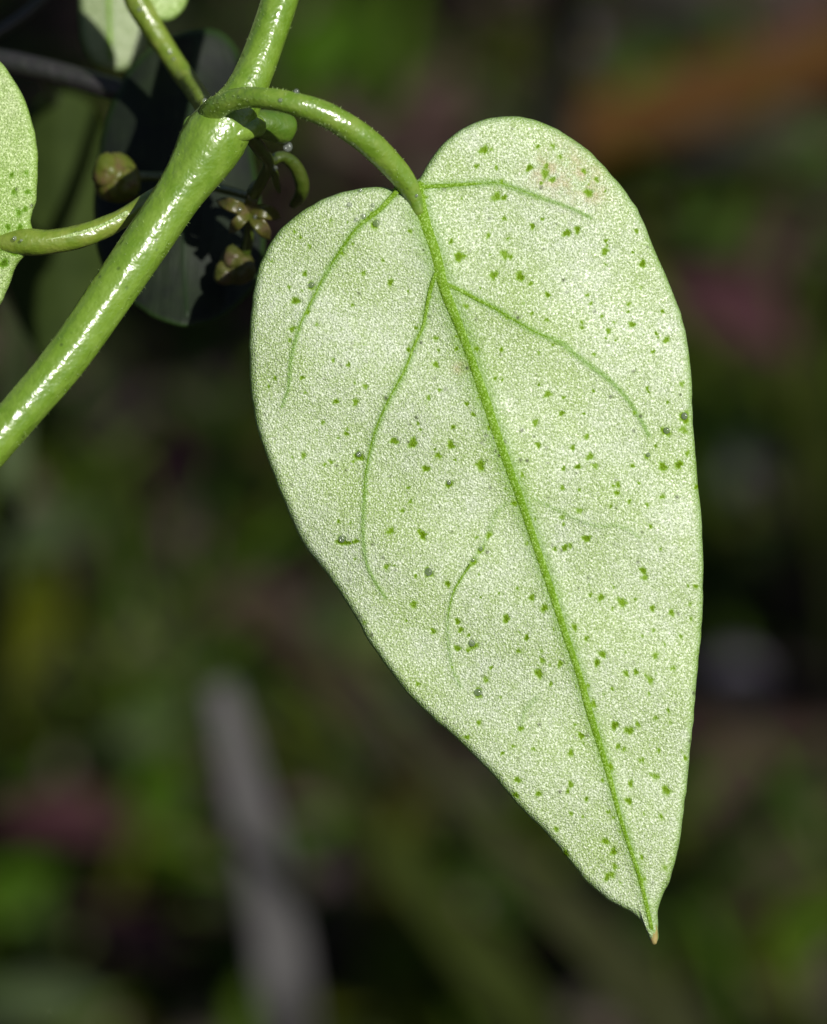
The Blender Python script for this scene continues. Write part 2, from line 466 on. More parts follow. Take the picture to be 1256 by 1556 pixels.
MIDRIB = [(634, 296), (638, 318), (648, 350), (660, 383), (674, 435), (690, 475), (704, 510), (722, 563), (740, 618), (754, 660), (774, 715), (790, 757), (808, 810),
 (837, 896), (856, 956), (878, 1020), (893, 1075), (905, 1114), (923, 1172), (941, 1238), (955, 1282), (971, 1330), (983, 1381), (990, 1412)]
VEINS = [(MIDRIB, 23, 6.5, 0.8),
 ([(640, 284), (680, 282), (720, 279), (757, 278), (785, 287), (820, 300), (850, 310), (880, 322), (897, 331)], 8, 3, 0.9),
 ([(606, 288), (597, 297), (576, 319), (543, 346), (520, 377), (495, 416), (479, 447), (456, 494), (442, 544), (438, 587), (428, 618)], 8, 2.5, 0.9),
 ([(662, 415), (655, 434), (648, 466), (643, 494), (629, 525), (616, 560), (589, 611), (569, 659), (557, 711), (553, 759), (551, 810), (556, 854), (567, 880), (585, 908)], 7, 3, 0.9),
 ([(674, 430), (702, 443), (728, 457), (752, 469), (787, 490), (818, 507), (853, 521), (873, 538), (901, 559), (925, 577), (950, 603), (974, 639), (985, 661)], 6.5, 4, 0.9),
 ([(716, 856), (702, 876), (688, 902), (681, 933), (680, 960), (682, 988), (688, 1019), (700, 1044)], 4, 3, 0.6),
 ([(786, 758), (768, 766), (752, 782), (738, 820), (716, 856)], 5, 4, 0.45),
 ([(811, 758), (853, 778), (885, 793), (910, 800), (929, 798), (951, 803), (971, 817)], 4, 3, 0.46),
 ([(815, 1060), (800, 1076), (794, 1090), (791, 1109)], 5, 4, 0.47)]
SPOTS = [(735,228,8),(754,255,4),(754,299,9),(766,300,5),(766,332,4),(742,358,5),(809,344,5),(861,354,7),(877,349,6),(766,387,8),(775,390,5),(703,389,6),(750,418,8),(790,420,8),(806,431,4),
 (832,448,5),(919,382,7),(976,401,6),(955,462,4),(960,493,6),(924,503,5),(1012,517,6),(808,476,3),(884,490,4),(1036,583,5),(1040,634,10),(1038,653,8),(1012,656,8),(832,599,7),(813,642,6),(853,628,5),
 (983,590,4),(891,663,5),(896,694,7),(983,693,6),(870,680,5),(719,630,4),(709,614,4),(762,531,4),(818,536,3),(724,530,4),(752,575,3),(804,255,6),(830,252,5),(828,264,9),(839,273,6),(840,222,5),(851,238,4),
 (894,293,8),(887,260,5),(906,273,5),(967,351,4),(830,486,4),(818,677,4),(540,611,6),(510,610,5),(490,642,4),(526,659,4),(461,692,6),(545,693,9),(599,670,7),(627,673,9),(651,604,5),(666,692,6),(685,676,7),
 (688,649,4),(647,712,6),(682,736,7),(730,707,9),(623,762,4),(611,776,4),(593,807,7),(642,813,7),(519,822,9),(743,813,6),(724,817,3),(730,836,6),(719,854,7),(651,870,8),(680,887,5),(587,861,6),(628,918,7),
 (658,959,5),(695,944,5),(700,957,5),(769,940,7),(718,981,9),(695,985,6),(635,1039,4),(738,1033,6),(786,894,3),(726,1053,8),(781,765,5),(459,574,4),(555,587,5),(503,702,4),(541,822,4),(816,674,4),(904,708,6),
 (878,709,5),(856,712,4),(1007,709,8),(1031,706,7),(1044,689,5),(961,708,4),(939,736,5),(937,749,5),(1006,755,5),(956,762,4),(983,767,4),(854,741,5),(854,786,5),(880,776,6),(891,818,7),(858,832,6),(866,829,5),
 (977,867,6),(979,878,6),(945,915,9),(913,908,6),(897,904,4),(1020,931,6),(991,924,5),(873,953,5),(891,970,4),(800,969,5),(915,994,7),(907,1007,6),(996,996,6),(1022,1015,5),(988,1033,7),(951,1023,6),
 (966,1021,5),(818,1023,8),(824,1004,6),(902,1070,6),(893,1042,4),(827,924,7),(808,908,6),(800,826,4),(1057,891,4),(1050,940,3),(1058,740,4),(851,1009,6),(837,1039,4),(1034,967,4),(934,1102,7),(956,1110,8),
 (969,1101,5),(883,1118,6),(867,1144,6),(939,1134,5),(948,1138,4),(975,1155,5),(926,1165,7),(786,1185,6),(867,1192,6),(1012,1201,8),(958,1190,6),(955,1217,6),(998,1181,5),(810,1138,4),(818,1206,5),(784,1208,5),
 (891,1214,4),(920,1278,6),(932,1294,6),(934,1317,5),(928,1329,8),(922,1334,6),(845,1260,5),(859,1297,6),(1010,1319,5),(975,1302,4),(1004,1241,4),(1041,1152,4),(791,1107,5),(727,1098,5),(709,1120,5),(996,1091,4),
 (470,374,4),(463,416,5),(473,434,7),(449,457,7),(444,500,6),(593,429,6),(552,415,5),(569,341,8),(696,390,8),(685,367,4),(708,465,5),(662,514,5),(506,547,4),(529,554,4),(693,530,4),(662,554,6),(481,493,4),(440,517,4)]
for _ in range(170):
    a_ = rng.uniform(0, 1) ** 0.5; b_ = MAIN_OUT[rng.integers(len(MAIN_OUT))]
    SPOTS.append((760 + (b_[0] - 760) * a_ * 0.95 + rng.normal() * 9, 680 + (b_[1] - 680) * a_ * 0.95 + rng.normal() * 9, rng.uniform(1.8, 3.4)))
def main_z(q):
    ax = np.array([0.32, 0.947]); base = np.array([635.0, 295.0])
    s = (q - base) @ ax / 1200.0
    a = ((q - base) @ np.array([0.947, -0.32])) / 330.0 + 0.55 * 0 
    a = a - 0.12 * np.sin(np.clip(s, -.2, 1) * 3.1)
    return 0.55 - 0.95 * a ** 2 * 0.8 + 0.25 * np.sin(s * 3.0) - 0.9 * np.clip(s, 0, 1.2) ** 3 + 0.09 * np.sin(q[:, 0] / 55 + q[:, 1] / 90) + 0.05 * np.sin(q[:, 1] / 37 - q[:, 0] / 71)

# ------------------------------------------------------------------ the climbing vine
def below(p_local):
    w = W(p_local); return (w[0], w[1], 0.0)
stem_path = [(335, 196, 0.0, 48), (318, 222, 0.05, 50), (302, 250, 0.15, 45), (270, 298, 0.35, 37), (220, 372, 0.7, 35.5), (165, 452, 1.0, 35), (98, 547, 1.5, 33.5), (18, 641, 2.0, 31.5), (-70, 743, 2.4, 31), (-180, 880, 2.6, 31)]
low = ppath(stem_path)
# the stem goes on out of the picture, bends over and roots in the soil
last_w = W(low[-1, :3])
extra = [np.concatenate([L(last_w + np.array([-0.006, 0.002, -0.014])), [0.78]]), np.concatenate([L(last_w + np.array([-0.012, 0.006, -0.05])), [0.8]]),
         np.concatenate([L(np.array([last_w[0] - 0.014, last_w[1] + 0.01, -0.004])), [0.85]])]
up_path = ppath([(350, 176, -0.05, 40), (368, 148, -0.2, 32), (385, 112, -0.4, 29), (405, 60, -0.75, 28), (425, 0, -1.1, 28), (445, -70, -1.6, 28), (470, -170, -2.2, 27), (500, -340, -3.0, 25), (520, -600, -5, 22), (515, -900, -9, 18), (540, -1300, -16, 12)])
full = np.concatenate([np.array(extra)[::-1], low[::-1], up_path])
root_loc = W(full[0, :3]); root_loc[2] = 0.0
vine = empty('climbing_vine', root_loc, 'climbing vine with glossy green stem and pale speckled heart-shaped leaf in focus', 'vine')
v, f = tube_geo(full, 420, 40, wob=0.02)
stem = mesh('stem', v, f, M['stem'], vine)

# fine hairs standing on the stem
def hairs(name, path, count, parent, lo, hi, length=0.10, thick=0.012, n=300):
    p = resample(path, n); vs = []; fs = []
    t = np.gradient(p[:, :3], axis=0); t /= np.linalg.norm(t, axis=1)[:, None]
    for _ in range(count):
        i = int(rng.uniform(lo, hi) * (n - 1)); a = rng.uniform(0, 2 * math.pi)
        b1 = np.cross(t[i], [0, 0, 1.0]); b1 /= np.linalg.norm(b1); b2 = np.cross(t[i], b1)
        d = math.cos(a) * b1 + math.sin(a) * b2
        base = p[i, :3] + d * p[i, 3] * 0.97; l = length * rng.uniform(0.5, 1.3)
        dd = d + t[i] * rng.uniform(-0.6, 0.6) + rng.normal(size=3) * 0.2
        e1 = np.cross(dd, t[i]); e1 /= np.linalg.norm(e1); e2 = np.cross(dd, e1); e2 /= np.linalg.norm(e2)
        k = len(vs)
        for q in range(4): vs.append(base + (math.cos(q * 1.571) * e1 + math.sin(q * 1.571) * e2) * thick)
        vs.append(base + dd * l)
        fs += [(k + q, k + (q + 1) % 4, k + 4) for q in range(4)]
    o = mesh(name, np.array(vs), fs, M['hair'], parent); o['kind'] = 'stuff'; return o
hairs('stem_hair', np.concatenate([low[::-1], up_path[:8]]), 800, stem, 0, 1, 0.085, 0.008)

# collar of ridges where the leaf stalks leave the stem
rid = ppath([(290, 192, -0.15, 16), (305, 194, 0.25, 16), (328, 202, 0.5, 14), (352, 205, 0.52, 14), (372, 198, 0.25, 16), (388, 190, -0.35, 18)])
v, f = tube_geo(rid, 40, 16, wob=0.04); mesh('node_ridge', v, f, M['stem'], vine)
# stump of a side shoot under the arching stalk
v, f = tube_geo(ppath([(375, 188, -0.7, 20), (400, 188, -1.0, 22), (418, 192, -1.3, 24), (432, 194, -1.5, 24), (441, 195, -1.6, 20), (446, 196, -1.65, 12)]), 30, 20, wob=0.03)
mesh('side_shoot', v, f, M['shoot'], vine)

# main leaf
main = Leaf(MAIN_OUT, (760, 680), main_z, n_out=1200, spacing=2.4, veins=VEINS, spots=SPOTS, specks=120,
            blotch=[(868, 262, 42), (835, 262, 30), (900, 290, 24), (700, 560, 12)])
main_o = main.build(M['leaf'], vine, M['vein'])
main_o['label'] = 'pale speckled heart-shaped leaf blade with raised green veins'
tipz = float(main_z(np.array([[992.0, 1410.0]]))[0])
v, f = tube_geo(ppath([(989, 1398, tipz - 0.1, 7), (991, 1412, tipz - 0.14, 7.5), (993, 1424, tipz - 0.16, 6.5), (994, 1434, tipz - 0.18, 3.5)]), 16, 12)
mesh('leaf_tip', v, f, M['tip'], main_o)
pz = float(main_z(np.array([[632.0, 292.0]]))[0])
pet = ppath([(334, 214, -0.6, 30), (322, 190, -0.1, 27), (324, 170, 0.5, 21), (342, 156, 1.1, 17.5), (368, 149, 1.5, 16.5), (402, 149, 1.9, 16.5), (440, 156, 2.05, 17.5), (480, 168, 2.0, 19), (520, 188, 1.8, 20), (560, 217, 1.45, 20.5),
             (592, 248, 1.0, 19.5), (615, 275, pz + 0.15, 17), (629, 300, pz + 0.0, 13.5), (638, 325, pz - 0.06, 11)])
v, f = tube_geo(pet, 110, 26, wob=0.025); pet_o = mesh('petiole', v, f, M['petiole'], main_o)
hairs('petiole_hair', pet, 300, main_o, 0.02, 0.9, 0.07)
# the blade's lobes meet the stalk in two short ears
for a in ([(622, 283, pz + 0.02, 15), (608, 289, pz - 0.05, 11), (597, 297, pz - 0.12, 5)], [(634, 288, pz, 13), (645, 283, pz - 0.08, 9), (660, 283, pz - 0.14, 4)]):
    v, f = tube_geo(ppath(a), 14, 14, flat=0.7); mesh('vein', v, f, M['vein'], main_o)

# leaf at the left edge
LEFT_OUT = [(60, 368), (52, 352), (47, 338), (50, 322), (54, 308), (57, 275), (57, 233), (50, 191), (36, 149), (17, 116), (0, 93), (-40, 60), (-90, 44), (-150, 48), (-230, 75), (-330, 130), (-440, 205),
            (-550, 290), (-640, 375), (-690, 430), (-650, 440), (-560, 470), (-450, 520), (-330, 570), (-220, 590), (-120, 570), (-60, 530), (-20, 490), (2, 460), (8, 446), (17, 425), (25, 403), (38, 388)]
def left_z(q):
    d = (q[:, 0] - 30) / 400
    return -0.9 - 0.9 * ((q[:, 1] - 366) / 300) ** 2 - 1.2 * d ** 2 + 0.06 * np.sin(q[:, 1] / 40)
lspots = [(float(x), float(y), float(r)) for x, y, r in zip(rng.uniform(-400, 45, 90), rng.uniform(120, 520, 90), rng.uniform(3, 6, 90))]
lspots += [(40, 263, 5), (42, 292, 6), (28, 323, 7), (38, 318, 5), (6, 400, 8), (12, 345, 5), (30, 345, 5)]
left = Leaf(LEFT_OUT, (-200, 320), left_z, n_out=700, spacing=3.4, spots=lspots, specks=60,
            veins=[([(50, 368), (10, 368), (-60, 372), (-160, 380), (-300, 392), (-450, 405), (-600, 420)], 34, 6, 0.75)])
left_o = left.build(M['leaf_side'], vine, M['vein'])
left_o['label'] = 'yellow-green speckled leaf cut off by the picture edge'
lp = ppath([(-40, 371, -0.98, 8), (-8, 369, -0.96, 12), (18, 368, -0.93, 18), (45, 368, -0.88, 21), (80, 367, -0.82, 18.5), (120, 359, -0.85, 18), (160, 345, -1.0, 16.5), (195, 326, -1.1, 15), (225, 305, -1.0, 14), (262, 282, -0.6, 14), (285, 262, -0.4, 14)])
v, f = tube_geo(lp, 70, 22, wob=0.03); mesh('petiole', v, f, M['petiole_y'], left_o)
gr = lp[3:8].copy(); gr[:, 1] += 0.06; gr[:, 2] += gr[:, 3] * 0.86; gr[:, 3] = 0.07
v, f = tube_geo(gr, 40, 10, flat=0.7, wob=0.05); mesh('stalk_ridge', v, f, M['leaf_side'], left_o)

# leaf above, its stalk coming down to the node
UP_OUT = [(205, 14), (222, 26), (238, 32), (255, 32), (270, 24), (281, 10), (286, -14), (272, -48), (225, -110), (192, -230), (172, -400), (155, -560), (140, -640), (110, -560), (60, -430), (10, -300), (-20, -180), (-15, -90), (20, -45), (70, -25), (130, -30), (175, -20), (195, 0)]
def up_z(q): return -6.85 - 0.6 * ((q[:, 0] - 150) / 150) ** 2 - 3.0 * np.clip(-q[:, 1] / 600, 0, 2) ** 1.5
upl = Leaf(UP_OUT, (140, -200), up_z, n_out=600, spacing=4, specks=30, spots=[(float(x), float(y), 5.0) for x, y in zip(rng.uniform(20, 280, 40), rng.uniform(-500, 20, 40))],
           veins=[([(200, -5), (182, -60), (160, -160), (150, -300), (145, -450), (141, -600)], 24, 6, 0.7)])
up_o = upl.build(M['leaf_side'], vine, M['vein'])
upp = ppath([(330, 190, -0.5, 18), (309, 158, -2.9, 16), (289, 128, -5.5, 16), (268, 99, -6.3, 16.5), (248, 68, -6.5, 17), (228, 36, -6.6, 17.5), (208, 2, -6.65, 18.5), (196, -25, -6.7, 14), (186, -60, -6.8, 10)])
v, f = tube_geo(upp, 60, 22, wob=0.04); mesh('petiole', v, f, M['petiole_y'], up_o)

# flower cluster hanging behind the stem
ped = ppath([(370, 195, -0.9, 12), (395, 228, -1.8, 10), (408, 250, -2.6, 9), (398, 275, -3.2, 9), (384, 300, -3.8, 9), (378, 322, -4.2, 10)])
v, f = tube_geo(ped, 40, 14, wob=0.05); ped_o = mesh('flower_stalk', v, f, M['pedicel'], vine)
def pedicel(rows):
    v, f = tube_geo(ppath(rows), 30, 12, wob=0.05); mesh('pedicel', v, f, M['pedicel'], ped_o)
pedicel([(408, 248, -2.6, 9), (428, 238, -2.9, 9), (448, 252, -3.2, 10), (458, 276, -3.5, 11), (456, 296, -3.8, 10), (444, 312, -4.2, 6)])
pedicel([(405, 250, -2.6, 7), (416, 262, -3.0, 6), (420, 280, -3.4, 5), (424, 292, -3.6, 3)])
pedicel([(380, 322, -4.2, 7), (378, 345, -4.6, 7), (376, 368, -5.0, 8), (368, 392, -5.4, 10)])
pedicel([(385, 300, -3.9, 7), (330, 285, -5.6, 7), (270, 270, -6.4, 7), (215, 268, -6.6, 8), (185, 268, -6.5, 9)])
def petal(tip, mid, w):
    c = (378, 322)
    p = px(np.array([c[0], mid[0], tip[0]]), np.array([c[1], mid[1], tip[1]]), np.array([-4.0, -3.7, -4.3]))
    v, f = ribbon_geo(p, [w * .5 * S, w * S, w * 1.05 * S, w * .75 * S, 0.06], (0, 0, 1), 0.12, 14, 0.22)
    mesh('petal', v, f, M['petal'], ped_o)
for tip, mid, w in (((330, 305), (352, 312), 20), ((387, 276), (384, 298), 20), ((424, 330), (402, 322), 22), ((408, 362), (396, 344), 21), ((350, 352), (362, 338), 18)):
    petal(tip, mid, w)
def bud(c, r, z, mat, lobes):
    v, f = blob_geo(px(c[0], c[1], z), r * S, r * S * 1.08, r * S, 22, 16, 0.06); b = mesh('bud', v, f, mat, ped_o)
    for dx, dy, rr, dz in lobes:
        v, f = blob_geo(px(c[0] + dx, c[1] + dy, z + dz), rr * S, rr * S * 1.15, rr * S, 16, 12, 0.1); mesh('bud', v, f, mat, ped_o)
bud((177, 272), 37, -6.3, M['bud'], [(-14, -10, 25, 0.34), (15, 6, 21, 0.42)])
bud((358, 404), 29, -5.4, M['bud_brown'], [(-18, 12, 17, 0.3), (12, 4, 18, 0.35), (-4, -12, 17, 0.38)])

# ------------------------------------------------------------------ the darker vine behind
rs = ppath([(-420, 30, -16, 17), (-250, 60, -14, 17), (-100, 78, -12.5, 17), (0, 92, -11.5, 17), (90, 112, -10.8, 17), (170, 135, -10.2, 17), (250, 164, -9.8, 17), (322, 178, -9.7, 16), (368, 120, -10, 15), (392, 60, -10.4, 14), (415, -10, -11, 13), (440, -120, -12, 11), (460, -260, -14, 8)])
rl = W(rs[0, :3]); rbase = np.array([rl[0] - 0.012, rl[1] + 0.02, -0.004])
rs = np.concatenate([[np.concatenate([L(rbase), [0.5]])], [np.concatenate([L(rbase * 0.5 + rl * 0.5 + np.array([-0.004, 0.004, 0.0])), [0.45]])], rs])
rear = empty('rear_vine', (rbase[0], rbase[1], 0.0), 'dark purple vine stem with blackish leaf crossing behind the green stem', 'vine')
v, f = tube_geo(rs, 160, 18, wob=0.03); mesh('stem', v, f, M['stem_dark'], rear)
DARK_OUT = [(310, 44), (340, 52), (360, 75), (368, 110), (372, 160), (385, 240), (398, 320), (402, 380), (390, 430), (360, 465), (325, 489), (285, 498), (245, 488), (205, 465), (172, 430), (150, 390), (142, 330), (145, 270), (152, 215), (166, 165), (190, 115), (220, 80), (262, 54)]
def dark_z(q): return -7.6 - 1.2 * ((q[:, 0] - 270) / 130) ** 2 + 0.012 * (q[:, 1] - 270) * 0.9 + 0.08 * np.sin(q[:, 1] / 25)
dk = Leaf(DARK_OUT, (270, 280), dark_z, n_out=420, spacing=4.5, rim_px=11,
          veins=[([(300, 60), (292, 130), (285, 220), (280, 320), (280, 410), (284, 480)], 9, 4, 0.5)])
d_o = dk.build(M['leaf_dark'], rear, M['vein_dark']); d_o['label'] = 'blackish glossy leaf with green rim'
v, f = tube_geo(ppath([(318, 190, -9.4, 12), (320, 150, -9.5, 11), (316, 110, -9.9, 10), (308, 70, -10.1, 9)]), 24, 12); mesh('petiole', v, f, M['stem_dark'], d_o)
CREAM_OUT = [(205, -60), (215, -20), (222, 20), (222, 60), (212, 88), (192, 104), (166, 107), (142, 96), (126, 70), (120, 30), (118, -10), (100, -80), (92, -160), (110, -250), (150, -350), (190, -260), (206, -160)]
cr = Leaf(CREAM_OUT, (165, -60), lambda q: -13 - 0.2 * ((q[:, 0] - 165) / 60) ** 2, n_out=300, spacing=6, rim_px=10, thick=0.4,
          veins=[([(168, 90), (165, 0), (160, -100), (152, -200), (150, -320)], 8, 4, 0.4)])
c_o = cr.build(M['leaf_cream'], rear, M['vein']); c_o['label'] = 'cream-green blurred leaf hanging from above'
v, f = tube_geo(ppath([(-60, 84, -12.5, 9), (40, 20, -12.8, 9), (110, -50, -13.2, 9), (160, -80, -13.4, 8)]), 30, 12); mesh('petiole', v, f, M['stem_dark'], c_o)
DIM_OUT = [(60, 150), (110, 140), (150, 170), (165, 240), (160, 330), (165, 420), (150, 500), (110, 560), (60, 540), (20, 470), (0, 380), (0, 280), (20, 200)]
dm = Leaf(DIM_OUT, (85, 340), lambda q: -26 - 1.0 * ((q[:, 0] - 85) / 80) ** 2, n_out=260, spacing=7, rim_px=10, thick=0.4,
          veins=[([(85, 160), (85, 300), (88, 420), (108, 540)], 8, 4, 0.4)])
m_o = dm.build(M['leaf_dim'], rear, M['leaf_dim'])
v, f = tube_geo(ppath([(60, 106, -11, 9), (70, 125, -18, 9), (80, 150, -25.6, 9), (85, 175, -26.3, 7)]), 30, 12); mesh('petiole', v, f, M['stem_dark'], m_o)

# ------------------------------------------------------------------ water drops
def drop(x, y, r, z, label, group, sq=0.55):
    c = px(x, y, z); k = r * S
    k *= 0.85; v, f = blob_geo(c, k, k * rng.uniform(0.85, 1.15), k * sq, 16, 10)
    o = mesh('water_droplet', v, f, M['water'], origin=W(c)); tag(o, label, 'droplet', group)
def leaf_drop(x, y, r, label, group=None):
    drop(x, y, r, float(main_z(np.array([[x, y]], float))[0]) + 0.02, label, group)
for x, y, r in ((531, 311, 5), (566, 312, 4), (564, 319, 3), (552, 329, 5), (541, 334, 4), (583, 315, 3), (548, 289, 3)):
    leaf_drop(x, y, r, 'tiny glinting droplet in the cluster on the pale leaf lobe beside its stalk', 'droplet cluster on the pale leaf lobe')
for x, y, r, lab in ((572, 339, 7, 'largest droplet below the cluster on the pale leaf lobe beside its stalk'), (473, 433, 6, 'grey droplet beside the upper left vein of the pale leaf'),
        (651, 869, 7, 'dark grey droplet alone between two left veins of the pale leaf'), (519, 819, 6, 'grey droplet near the left margin of the pale leaf'),
        (726, 1052, 7, 'large pale grey droplet low on the pale leaf below the faint short vein'), (545, 690, 5, 'droplet touching the long left vein of the pale leaf'),
        (717, 977, 6, 'droplet on a green spot right of the faint short vein'), (1013, 654, 6, 'dark droplet at the end of the long right vein'), (1040, 632, 6, 'dark droplet on the right margin of the pale leaf'),
        (985, 691, 4, 'small droplet under the end of the long right vein'), (682, 733, 4, 'small droplet midway between long left vein and midrib')):
    leaf_drop(x, y, r, lab)
for x, y, r in ((730, 834, 4), (718, 851, 4)):
    leaf_drop(x, y, r, 'one of two small droplets at the top of the faint short vein', 'droplet pair on the pale leaf')
for x, y, r, z, lab in ((311, 153, 5, -0.6, 'bright droplet where the upper leaf stalk meets the node'), (437, 223, 9, -1.6, 'large glinting droplet hanging under the side shoot'),
        (418, 256, 5, -2.7, 'droplet on the short flower stalk beside the curled one'), (388, 288, 5, -3.4, 'droplet on the upper petal of the small star flower'),
        (450, 139, 5, 2.2, 'droplet on the upper edge of the arching leaf stalk'), (426, 152, 4, 2.4, 'small droplet on the front of the arching leaf stalk'),
        (212, 14, 5, -6.25, 'droplet high on the upper leaf stalk'), (258, 80, 5, -6.1, 'droplet midway down the upper leaf stalk'), (264, 90, 4, -6.0, 'small droplet just above the shaded foot of the upper leaf stalk'),
        (22, 362, 4, -0.42, 'droplet on the yellow-green leaf base'), (32, 365, 3, -0.37, 'smaller droplet at the stalk end of the yellow-green leaf'), (633, 297, 3, 0.9, 'minute droplet where the arching stalk joins the pale leaf'),
        (364, 318, 4, -3.6, 'droplet on the left petal of the small star flower'), (388, 330, 4, -3.7, 'droplet on the heart of the small star flower')):
    drop(x, y, r, z, lab, None)

# ------------------------------------------------------------------ undergrowth behind, colours kept dark in place of shade
def blade(name, pts, w, mat, label, cat, nrm=(0.1, 0.2, 1), thick=0.25, curl=0.12, group=None, n=28):
    """pts rows (px, py, z) ; rooted or lying on the ground at its first point"""
    a = np.array(pts, float); p = px(a[:, 0], a[:, 1], a[:, 2])
    v, f = ribbon_geo(p, w, nrm, thick, n, curl)
    o = mesh(name, v, f, mat); return tag(o, label, cat, group)
def to_ground(x, y): 
    q = on_ground(x, y); return q
def gz(x, y): return float(on_ground(x, y)[2])

M['straw'] = mottled('grey_dead_grass', [(0.060, 0.058, 0.057), (0.088, 0.086, 0.086)], 3, 0.6, 0.05, 0.12)
M['straw_dk'] = mottled('dull_grey_grass', [(0.0227, 0.0227, 0.0167), (0.0333, 0.0333, 0.0259)], 3, 0.6, 0.05, 0.12)
M['grass'] = mottled('green_grass', [(0.0201, 0.0275, 0.0046), (0.0281, 0.0384, 0.0081)], 4, 0.5, 0.05, 0.12)
M['grass_dull'] = mottled('dull_green_grass', [(0.0242, 0.0271, 0.0094), (0.0335, 0.0379, 0.0150)], 5, 0.6, 0.05, 0.12)
M['rust'] = mottled('rust_brown_stick', [(0.046, 0.0205, 0.0030), (0.068, 0.031, 0.0060)], 8, 0.7, 0.3, 0.12)
M['twig'] = mottled('brown_twig', [(0.0233, 0.0136, 0.0100), (0.0376, 0.0228, 0.0169)], 4, 0.7, 0.2, 0.12)
M['pebble'] = mottled('violet_grey_pebble', [(0.065, 0.056, 0.070), (0.09, 0.078, 0.097)], 4, 0.5, 0.1, 0.12)
M['pink'] = mottled('pink_brown_leaf', [(0.0409, 0.0232, 0.0210), (0.0614, 0.0362, 0.0318)], 6, 0.6, 0.1, 0.12)
M['olive'] = mottled('olive_yellow_leaf', [(0.0339, 0.0428, 0.0007), (0.0510, 0.0584, 0.0015)], 6, 0.5, 0.1, 0.12)
M['plum'] = mottled('plum_red_leaf', [(0.036, 0.014, 0.0165), (0.055, 0.023, 0.027)], 6, 0.6, 0.1, 0.12)
M['sage'] = mottled('sage_leaf', [(0.0396, 0.0581, 0.0218), (0.0595, 0.0817, 0.0337)], 6, 0.6, 0.1, 0.12)
M['fresh'] = mottled('fresh_green_leaf', [(0.022, 0.056, 0.0011), (0.036, 0.076, 0.0036)], 6, 0.5, 0.1, 0.12)

def rooted(pts):
    """add a last point straight down in the world to the soil"""
    a = [tuple(p) for p in pts]; return a
def gblade(name, pts, w, mat, label, cat, root_px, **kw):
    a = np.array(pts, float); p = px(a[:, 0], a[:, 1], a[:, 2])
    r = on_ground(*root_px)
    p = np.concatenate([p, [r]])
    v, f = ribbon_geo(p, w, kw.get('nrm', (0.1, 0.2, 1)), 0.25, 34, 0.12)
    return tag(mesh(name, v, f, mat), label, cat, kw.get('group'))
gblade('grass_blade', [(332, 1040, -112), (360, 1150, -113), (390, 1280, -115), (416, 1400, -118), (440, 1570, -124)], [1.6, 2.8, 3.1, 3.1, 3.1, 3.1, 2.4, 2.4, 2.3, 2.2], M['straw'], 'broad pale grey dead grass blade standing apart, cut straight at its top', 'grass blade', (480, 1900))
gblade('grass_blade', [(540, 1040, -92), (630, 1140, -96), (730, 1250, -100), (860, 1390, -108), (1000, 1540, -118), (1100, 1650, -128)], [0.2, 1.6, 3.4, 4.2, 4.2, 4.2, 3], M['grass_dull'], 'dull green grass blade slanting behind the leaf tip', 'grass blade', (1300, 1900))
gblade('grass_blade', [(390, 1075, -126), (480, 1180, -130), (580, 1290, -135), (700, 1430, -142), (820, 1580, -150)], [0.2, 1.8, 3.4, 3.6, 3.2, 2.5], M['grass'], 'dark green grass blade slanting beside the grey dead blade', 'grass blade', (980, 1850))
gblade('grass_blade', [(30, 380, -70), (26, 500, -74), (20, 650, -80), (8, 800, -88)], [1.0, 2.0, 2.2, 2.0, 1.6], M['sage'], 'grey-green grass blade upright behind the lower stem', 'grass blade', (-40, 1250))
gblade('grass_blade', [(866, -160, -150), (858, -40, -155), (846, 80, -162), (838, 200, -170), (830, 330, -180)], [2.0, 3.2, 3.4, 3.2, 2.8, 2], M['straw_dk'], 'grey-green grass blade rising behind the rounded upper lobe', 'grass blade', (826, 600))
gblade('grass_blade', [(1250, 380, -150), (1240, 520, -155), (1238, 660, -160), (1250, 800, -170)], [1.8, 3.2, 3.6, 3.2, 2.4], M['grass'], 'green grass blade at the right beside the violet pebbles', 'grass blade', (1270, 1050))

def lying(name, pts_px, r_px, mat, label, cat, lift=3.0, seg=14):
    rows = []
    for x, y in pts_px:
        q = on_ground(x, y, lift / 1000.0); rows.append([*q, r_px * S * (DIST - q[2]) / DIST])
    v, f = tube_geo(np.array(rows), 50, seg, wob=0.06)
    return tag(mesh(name, v, f, mat), label, cat)
lying('fallen_stick', [(850, 216), (920, 190), (1020, 160), (1140, 122), (1260, 82), (1420, 30)], 52, M['rust'], 'thick rust brown stick lying on the dark ground', 'stick', 6)
lying('fallen_twig', [(380, 322), (470, 285), (560, 240), (650, 205), (740, 190)], 26, M['twig'], 'reddish brown twig lying behind the arching leaf stalk', 'twig', 3)
lying('fallen_twig', [(380, 930), (460, 1000), (540, 1080), (620, 1150), (700, 1230)], 36, M['twig'], 'brown twig slanting behind the left margin of the pale leaf', 'twig', 4)
lying('fallen_twig', [(1000, 1105), (1090, 1112), (1180, 1124), (1300, 1120)], 30, M['twig'], 'brown twig lying between the violet pebbles and pink leaf', 'twig', 3)

